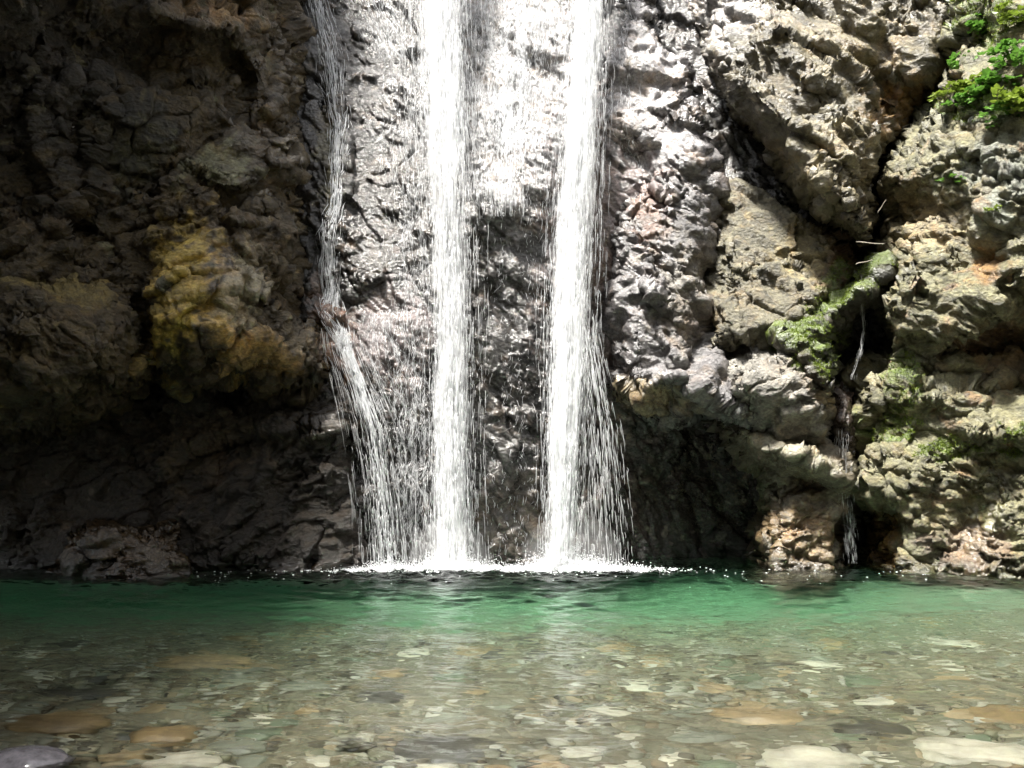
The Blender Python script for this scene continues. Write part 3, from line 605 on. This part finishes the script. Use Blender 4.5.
def sheet_mat():
    m, nt, b, out = newmat('water_sheet'); L = nt.links.new
    g = N(nt, 'ShaderNodeNewGeometry'); a = N(nt, 'ShaderNodeAttribute', attribute_name='edge')
    mp = N(nt, 'ShaderNodeMapping'); mp.inputs['Scale'].default_value = (1, 1, .09); L(g.outputs['Position'], mp.inputs['Vector'])
    n = N(nt, 'ShaderNodeTexNoise', Scale=42.0, Detail=5.0, Roughness=.65, Distortion=.4); L(mp.outputs[0], n.inputs['Vector'])
    ad = N(nt, 'ShaderNodeMath', operation='ADD'); L(n.outputs['Fac'], ad.inputs[0]); L(a.outputs['Fac'], ad.inputs[1])
    r = N(nt, 'ShaderNodeMapRange', interpolation_type='SMOOTHSTEP'); r.inputs[1].default_value = .78; r.inputs[2].default_value = 1.35; r.inputs[4].default_value = .8; L(ad.outputs[0], r.inputs[0])
    b.inputs['Base Color'].default_value = (.93, .94, .955, 1); b.inputs['Roughness'].default_value = .4
    tr = N(nt, 'ShaderNodeBsdfTranslucent'); tr.inputs['Color'].default_value = (.95, .96, .97, 1)
    ms = N(nt, 'ShaderNodeMixShader'); ms.inputs[0].default_value = .5; L(b.outputs[0], ms.inputs[1]); L(tr.outputs[0], ms.inputs[2])
    tp = N(nt, 'ShaderNodeBsdfTransparent'); m2 = N(nt, 'ShaderNodeMixShader'); L(r.outputs[0], m2.inputs[0]); L(tp.outputs[0], m2.inputs[1]); L(ms.outputs[0], m2.inputs[2]); L(m2.outputs[0], out.inputs['Surface'])
    return m
SHEET = sheet_mat()
def sheets(path, parent, wide=1.15, layers=3, seed=0, dens=.5):
    """thin curved curtains of water inside a fall, one behind the other"""
    f = path_fn(path); Vs = []; E = []; Fs = []; k = 0
    for l in range(layers):
        vv = np.linspace(path[0][1], path[-1][1], 220); ss = np.linspace(-1, 1, 26); S, T = np.meshgrid(ss, vv); S, T = S.ravel(), T.ravel(); a = f(T)
        q = np.stack([S * 2 + l * 9, T * .012, 0 * S + seed], -1)
        V = at(a[:, 0] + S * a[:, 1] * wide + 3 * perlin(q, 400 + seed), T, a[:, 2] + (l - 1) * .06 - .07 * (1 - S ** 2) + .05 * perlin(q * 2, 410 + seed))
        E.append(dens * (1 - np.abs(S) ** 2.2) + .28 * perlin(q * (2, .8, 1), 420 + seed) * (1 - S ** 2)); Vs.append(V); Fs.append(gridfaces(220, 26) + k); k += len(V)
    o = mesh('water_sheet', np.concatenate(Vs), np.concatenate(Fs), SHEET, parent); at_ = o.data.attributes.new('edge', 'FLOAT', 'POINT'); at_.data.foreach_set('value', np.concatenate(E).astype(np.float32)); o['kind'] = 'stuff'; return o
def join(parts):
    V = []; F = []; k = 0
    for v, f in parts: V.append(v); F.append(f + k); k += len(v)
    return np.concatenate(V), np.concatenate(F)
def waterfall(label, core, loose, spray=None):
    v, f = join(core); o = mesh('waterfall', v, f, WHITE)
    tag(o, label, 'waterfall')
    if loose: v, f = join(loose); mesh('loose_streams', v, f, THIN, o)
    return o
mid = [(438, -200, 30, 9.75), (440, 0, 24, 9.45), (447, 150, 24, 9.22), (451, 300, 22, 9.05), (450, 450, 20, 8.93), (452, 562, 22, 8.86)]
wf = waterfall('narrow straight white fall in the middle, plunging into the pool',
          [fall(mid, 11000, (5, 24), (.0018, .0045), .9, 1, .36, .07), fall(mid, 7000, (4, 14), (.0012, .0028), 1.0, 2, .62, .10)],
          [fall([(p[0], p[1], p[2] * 1.35, p[3]) for p in mid], 3000, (6, 30), (.0015, .003), .5, 3, .6, .10)])
rt = [(596, -200, 20, 9.75), (589, 0, 16, 9.45), (580, 140, 19, 9.2), (573, 250, 22, 9.08), (569, 350, 21, 8.97), (564, 450, 17, 8.88), (560, 562, 15, 8.82)]
rfan = [(585, 330, 12, 8.95), (600, 430, 18, 8.88), (608, 562, 24, 8.84)]
wf2 = waterfall('broadest and brightest fall, fanning out into loose strings of water near the pool',
          [fall(rt, 11500, (5, 26), (.0018, .0045), .8, 4, .36, .07), fall(rt, 7500, (4, 15), (.0012, .0028), 1.0, 5, .62, .10)],
          [fall(rfan, 750, (6, 28), (.0018, .0035), 1.1, 6, .6, .09), fall([(p[0], p[1], p[2] * 1.3, p[3]) for p in rt], 2500, (6, 30), (.0015, .003), .6, 7, .6, .1)])
lf = [(312, -120, 13, 9.6), (318, 0, 12, 9.5), (334, 70, 13, 9.4), (343, 130, 9, 9.3), (340, 200, 8, 9.2), (330, 260, 10, 9.1), (330, 310, 11, 8.95), (345, 345, 8, 8.8), (358, 380, 9, 8.75), (374, 430, 11, 8.7), (384, 500, 11, 8.72), (388, 562, 12, 8.75)]
up = [p for p in lf if p[1] <= 345]; dn = [p for p in lf if p[1] >= 345]
wf3 = waterfall('thin crooked fall that skips off a ledge beside the dark bluff',
          [fall(up, 1500, (8, 24), (.002, .005), .7, 8, .5, .03, key=('back', 'bluff')), fall(dn, 480, (5, 20), (.0015, .004), 1.0, 9, .45, .05), fall(dn, 420, (6, 24), (.0018, .004), .5, 19, .3, .03, vr=(345, 420))],
          [fall([(p[0] - 2, p[1], p[2] * 2.2, p[3]) for p in dn], 700, (8, 30), (.0015, .003), .8, 10, .6, .06)])
sheets(mid, wf, 1.25, 3, 1, .55); sheets(rt, wf2, 1.2, 3, 2, .62)
tag(sheets([(510, -200, 50, 11.3), (510, 0, 46, 9.92), (512, 120, 44, 9.32), (512, 205, 42, 8.93)], None, 1.1, 1, 9, .28), 'pale veil of water over the bright rock between the two main falls', 'water veil'); sheets(rfan, wf2, 1.1, 1, 5, .15)
sheets(dn, wf3, .8, 1, 3, .15); sheets(up, wf3, 1.1, 1, 4, .3)
tag(sheets([(412, -200, 26, 9.9), (410, 0, 22, 9.6), (410, 150, 22, 9.25), (414, 300, 24, 9.08), (418, 562, 26, 8.98)], None, 1.2, 1, 6, .22), 'faint veil of water beside the narrow straight fall, on the side of the thin crooked fall', 'water veil')
# thin sheets of water over the wall, no one could count them: one veil
veils = [fall([(412, -200, 22, 9), (412, 0, 20, 9), (408, 150, 20, 9), (414, 300, 22, 9), (418, 562, 24, 9)], 4200, (3, 11), (.001, .0025), 1.0, 11, .6, .0, key='back', lift=.05),
         fall([(360, -200, 20, 9), (372, 0, 26, 9), (395, 60, 18, 9)], 3500, (2, 8), (.0012, .003), .9, 12, .6, 0, key='back', lift=.04),
         fall([(510, -200, 55, 9), (510, 0, 45, 9), (512, 110, 42, 9), (510, 150, 30, 9)], 14000, (2, 7), (.0012, .003), 1.1, 13, .6, 0, key='back', lift=.04),
         fall([(505, 110, 42, 9), (510, 215, 40, 9)], 1800, (4, 12), (.0015, .0035), 1.3, 14, .6, 0, key='back', lift=.03),
         fall([(512, 200, 40, 9), (512, 562, 42, 9)], 700, (2, 7), (.001, .0018), 1.1, 15, .6, 0, key='back', lift=.06),
         fall([(385, 330, 26, 9), (400, 420, 40, 9), (410, 562, 42, 9)], 2600, (2, 9), (.001, .0022), 1.1, 16, .6, 0, key='back', lift=.05),
         fall([(620, -200, 20, 9), (622, 0, 16, 9), (618, 200, 18, 9)], 1600, (4, 12), (.0015, .0035), 1.2, 17, .6, 0, key='mid', lift=.03)]
v, f = join(veils); tag(mesh('water_veil', v, f, THIN), 'glittering film of water trickling over the wall between the falls', 'water veil', None, 'stuff')
# gully trickles
def trickle(label, parts, mat=THIN):
    v, f = join(parts); tag(mesh('trickle', v, f, mat), label, 'trickle')
trickle('thin trickle dropping through the black hole in the gully', [fall([(861, 296, 3, 9.1), (864, 330, 2.5, 9.08), (861, 352, 3, 9.05), (852, 378, 5, 9.1)], 70, (6, 22), (.001, .0018), .6, 18, .4, .02)])
trickle('weak dripping trickle over dark wet rock at the gully foot', [fall([(842, 446, 5, 8.95), (846, 500, 7, 8.9), (852, 562, 6, 8.88)], 170, (5, 16), (.0012, .0022), 1.0, 20, .7, .03)])

# splash and foam where the falls land
def drops(P, r, sub=1, squash=1.0):
    V0, F0 = ico(sub); V = V0[None] * (np.ones(3) * (1, 1, squash)) * r[:, None, None] + P[:, None]
    return V.reshape(-1, 3), (F0[None] + (np.arange(len(P)) * len(V0))[:, None, None]).reshape(-1, 3)
sp = []
for px, wd, n, hgt, Yf in ((452, .34, 6000, .12, 8.8), (566, .38, 7000, .14, 8.78), (390, .28, 2200, .07, 8.8), (515, .9, 3000, .03, 8.78), (340, .5, 900, .02, 8.75), (620, .3, 900, .05, 8.75)):
    xf = (px - 512) / FPX * Yf; z = np.abs(rng.exponential(hgt * .36, n)); z = z[z < hgt * 3.0]; n = len(z)
    P = np.stack([xf + rng.normal(0, wd * .6, n) * (1 - .3 * z / hgt), Yf + rng.normal(0, .09, n), z], -1)
    sp.append(drops(P, rng.uniform(.0015, .0055, n)))
    n2 = n // 4; P = np.stack([xf + rng.normal(0, wd * .75, n2), Yf + rng.normal(-.0, .09, n2), np.full(n2, .004)], -1); sp.append(drops(P, rng.uniform(.006, .018, n2) , 1, .4))
n = 110; P = np.stack([rng.uniform(-4, 4.2, n), 8.7 - np.abs(rng.normal(0, .5, n)), np.full(n, .008)], -1); sp.append(drops(P, rng.uniform(.004, .011, n), 1, .4))
v, f = join(sp); tag(mesh('foam', v, f, FOAM), 'white foam and splashing drops where the falls meet the pool', 'foam', None, 'stuff')

mist_m = bpy.data.materials.new('mist'); mist_m.use_nodes = True; nt = mist_m.node_tree; nt.nodes.remove(nt.nodes['Principled BSDF'])
vs_ = N(nt, 'ShaderNodeVolumeScatter'); vs_.inputs['Density'].default_value = .35; vs_.inputs['Color'].default_value = (1, 1, 1, 1); nt.links.new(vs_.outputs[0], nt.nodes['Material Output'].inputs['Volume'])
for (px, Yf, rx, rz_, lab) in ((452, 8.82, .42, .42, 'fine mist where the narrow straight fall lands'), (570, 8.80, .50, .48, 'fine mist where the broad fall lands')):
    MV, MF = ico(4); MV = MV * (rx, .32, rz_) * (1 + .25 * fbm(MV * 1.2 + px, 2, 95)[:, None]) + ((px - 512) / FPX * Yf, Yf, .06)
    MV[:, 2] = np.maximum(MV[:, 2], .03); tag(mesh('mist', MV, MF, mist_m), lab, 'mist', None, 'stuff')

# ------------------------------------------------------------------ moss tufts
P = []; Nn = []
for k, m in MASS.items():
    idx = np.nonzero((m['moss'] > .35) & (m['keep'] if m['keep'] is not None else True))[0]
    if len(idx): idx = rng.choice(idx, min(len(idx) * 2, 16000)); P.append(m['V'][idx]); Nn.append(m['n'][idx])
P = np.concatenate(P); Nn = np.concatenate(Nn); n = len(P)
d = Nn * .7 + np.array([0, -.15, .25]) + rng.normal(0, .55, (n, 3)); d /= np.linalg.norm(d, axis=1, keepdims=True); h = rng.uniform(.012, .032, n)[:, None]
sdv = np.cross(d, rng.normal(0, 1, (n, 3))); sdv /= np.linalg.norm(sdv, axis=1, keepdims=True); P = P + rng.normal(0, .004, (n, 3))
V = np.stack([P - sdv * .0045, P + sdv * .0045, P + d * h], 1).reshape(-1, 3)
tag(mesh('moss', V, np.arange(len(V)).reshape(-1, 3), MOSS, smooth=False), 'short bright green moss covering ledges of the rock', 'moss', None, 'stuff')

# ------------------------------------------------------------------ leafy plants on the buttress
def plant(px, py, size, nst, label, seed, key='buttress', group=None, lw=.34):
    rg = np.random.default_rng(seed); B, nb = surf(key, px, py); root = empty('leafy_plant', tuple(B)); tag(root, label, 'plant', group)
    sv, sf, lv, lfc = [], [], [], []
    for s in range(nst):
        d = np.array([rg.normal(0, .75), -.55 - .3 * rg.random(), rg.uniform(.1, .9)]); d /= np.linalg.norm(d); ln = size * rg.uniform(.6, 1.1)
        o_ = rg.normal(0, size * .22, 3) * (1, .3, .6); pts = [o_ * min(1, 5 * t) + d * ln * t + np.array([0, 0, -.45 * ln * t * t]) for t in np.linspace(0, 1, 8)]
        for i in range(7):
            a, b_ = pts[i], pts[i + 1]; w_ = .0022; k = len(sv) * 1
            e = np.array([w_, 0, 0]); g_ = np.array([0, w_, w_]); k = len(sv)
            sv += [a + e, a - e * .5 + g_, a - e * .5 - g_, b_ + e, b_ - e * .5 + g_, b_ - e * .5 - g_]
            for c0, c1 in ((0, 1), (1, 2), (2, 0)): sf += [(k + c0, k + c1, k + 3 + c1), (k + c0, k + 3 + c1, k + 3 + c0)]
        for i in range(2, 8):
            for sg in ((-1, 1) if i < 7 else (0,)):
                t = (pts[i] - pts[i - 1]); t /= np.linalg.norm(t); side = np.cross(t, [0, 0, 1]); side /= np.linalg.norm(side) + 1e-6
                ld_ = side * sg * .9 + t * (.6 if sg else 1) + rg.normal(0, .22, 3); ld_ /= np.linalg.norm(ld_)
                LL = size * rg.uniform(.16, .27); wv_ = np.cross(ld_, [0, 0, 1]) + rg.normal(0, .35, 3); wv_ -= ld_ * (wv_ @ ld_); wv_ /= np.linalg.norm(wv_) + 1e-6; up_ = np.cross(ld_, wv_); wv_ = wv_ * LL * lw
                k = len(lv); p = pts[i]
                lv += [p, p + ld_ * LL * .35 + wv_ + up_ * .1 * LL, p + ld_ * LL * .35 - wv_ + up_ * .1 * LL, p + ld_ * LL * .72 + wv_ * .75, p + ld_ * LL * .72 - wv_ * .75, p + ld_ * LL - up_ * .12 * LL, p + ld_ * LL * .4]
                lfc += [(k, k + 1, k + 6), (k, k + 6, k + 2), (k + 1, k + 3, k + 6), (k + 6, k + 4, k + 2), (k + 3, k + 5, k + 6), (k + 6, k + 5, k + 4)]
    mesh('stem', np.array(sv), np.array(sf), STEM, root); mesh('foliage', np.array(lv), np.array(lfc), (LEAF, LEAF2, LEAF)[seed % 3], root, smooth=False)
PL = [(985, 92, .26, 16, 'largest leafy green clump spreading over the mossy shoulder of the buttress'),
      (1015, 108, .24, 14, 'leafy clump hanging at the picture edge beside the largest clump'),
      (958, 72, .17, 8, 'small leafy sprig just above the largest green clump'),
      (938, 80, .17, 8, 'leafy sprig leaning out over the dark cleft'),
      (928, 110, .17, 8, 'lowest leafy sprig at the lip of the dark cleft'),
      (936, 62, .12, 6, 'tiny sprig uppermost at the lip of the dark cleft'),
      (972, 30, .18, 9, 'yellow green sprig beside the dark notch high on the buttress'),
      (960, 6, .20, 10, 'leafy tuft at the very top of the buttress'),
      (1018, 75, .20, 9, 'leafy sprig above the clump at the picture edge'),
      (953, 180, .10, 6, 'lone small seedling on the bare ochre rock of the buttress'),
      (994, 214, .08, 5, 'tiny seedling on pale grey rock, under the lone small seedling'),
      (1003, 60, .20, 11, 'bushy leafy plant between the dark notch and the picture edge'),
      (948, 38, .15, 8, 'short yellow green sprig on the buttress lip above the tiny sprig'),
      (1012, 22, .20, 10, 'leafy plant high on the buttress beside the picture edge'),
      (972, 112, .16, 9, 'fringe of small leaves drooping just below the largest green clump'),
      (1002, 122, .17, 9, 'lowest drooping leafy plant of the mossy shoulder, beside the picture edge'),
      (965, 100, .20, 10, 'low spreading leafy plant tucked under the largest green clump')]
for i, (px, py, s, ns, lab) in enumerate(PL): plant(px, py, s * 1.55, int(ns * 1.4), lab, 300 + i)
# dry sticks caught in the cleft
def stick(p, q_, r, label):
    t = np.linspace(0, 1, 9)[:, None]; P = p * (1 - t) + q_ * t + np.array([0, 0, 1]) * .003 * np.sin(t * 7 + p[0] * 9)
    an = np.arange(6) / 6 * 2 * np.pi; V = (P[:, None] + np.stack([0 * an, np.cos(an), np.sin(an)], -1)[None] * (r * (1 - .5 * t))[:, None]).reshape(-1, 3)
    F = gridfaces(9, 6); k = np.arange(8) * 6; F = np.concatenate([F, np.stack([k + 5, k + 11, k + 6, k], -1)])
    tag(mesh('dry_stick', V, F, TWIG), label, 'stick')
stick(at(856, 242, 8.9), at(884, 244, 8.8), .007, 'bleached stick lying level across the dark cleft')
stick(at(878, 212, 8.85), at(886, 200, 8.75), .008, 'short bleached stick standing slanted in the dark cleft')
stick(at(856, 264, 8.9), at(872, 260, 8.85), .006, 'small pale twig lowest in the dark cleft')
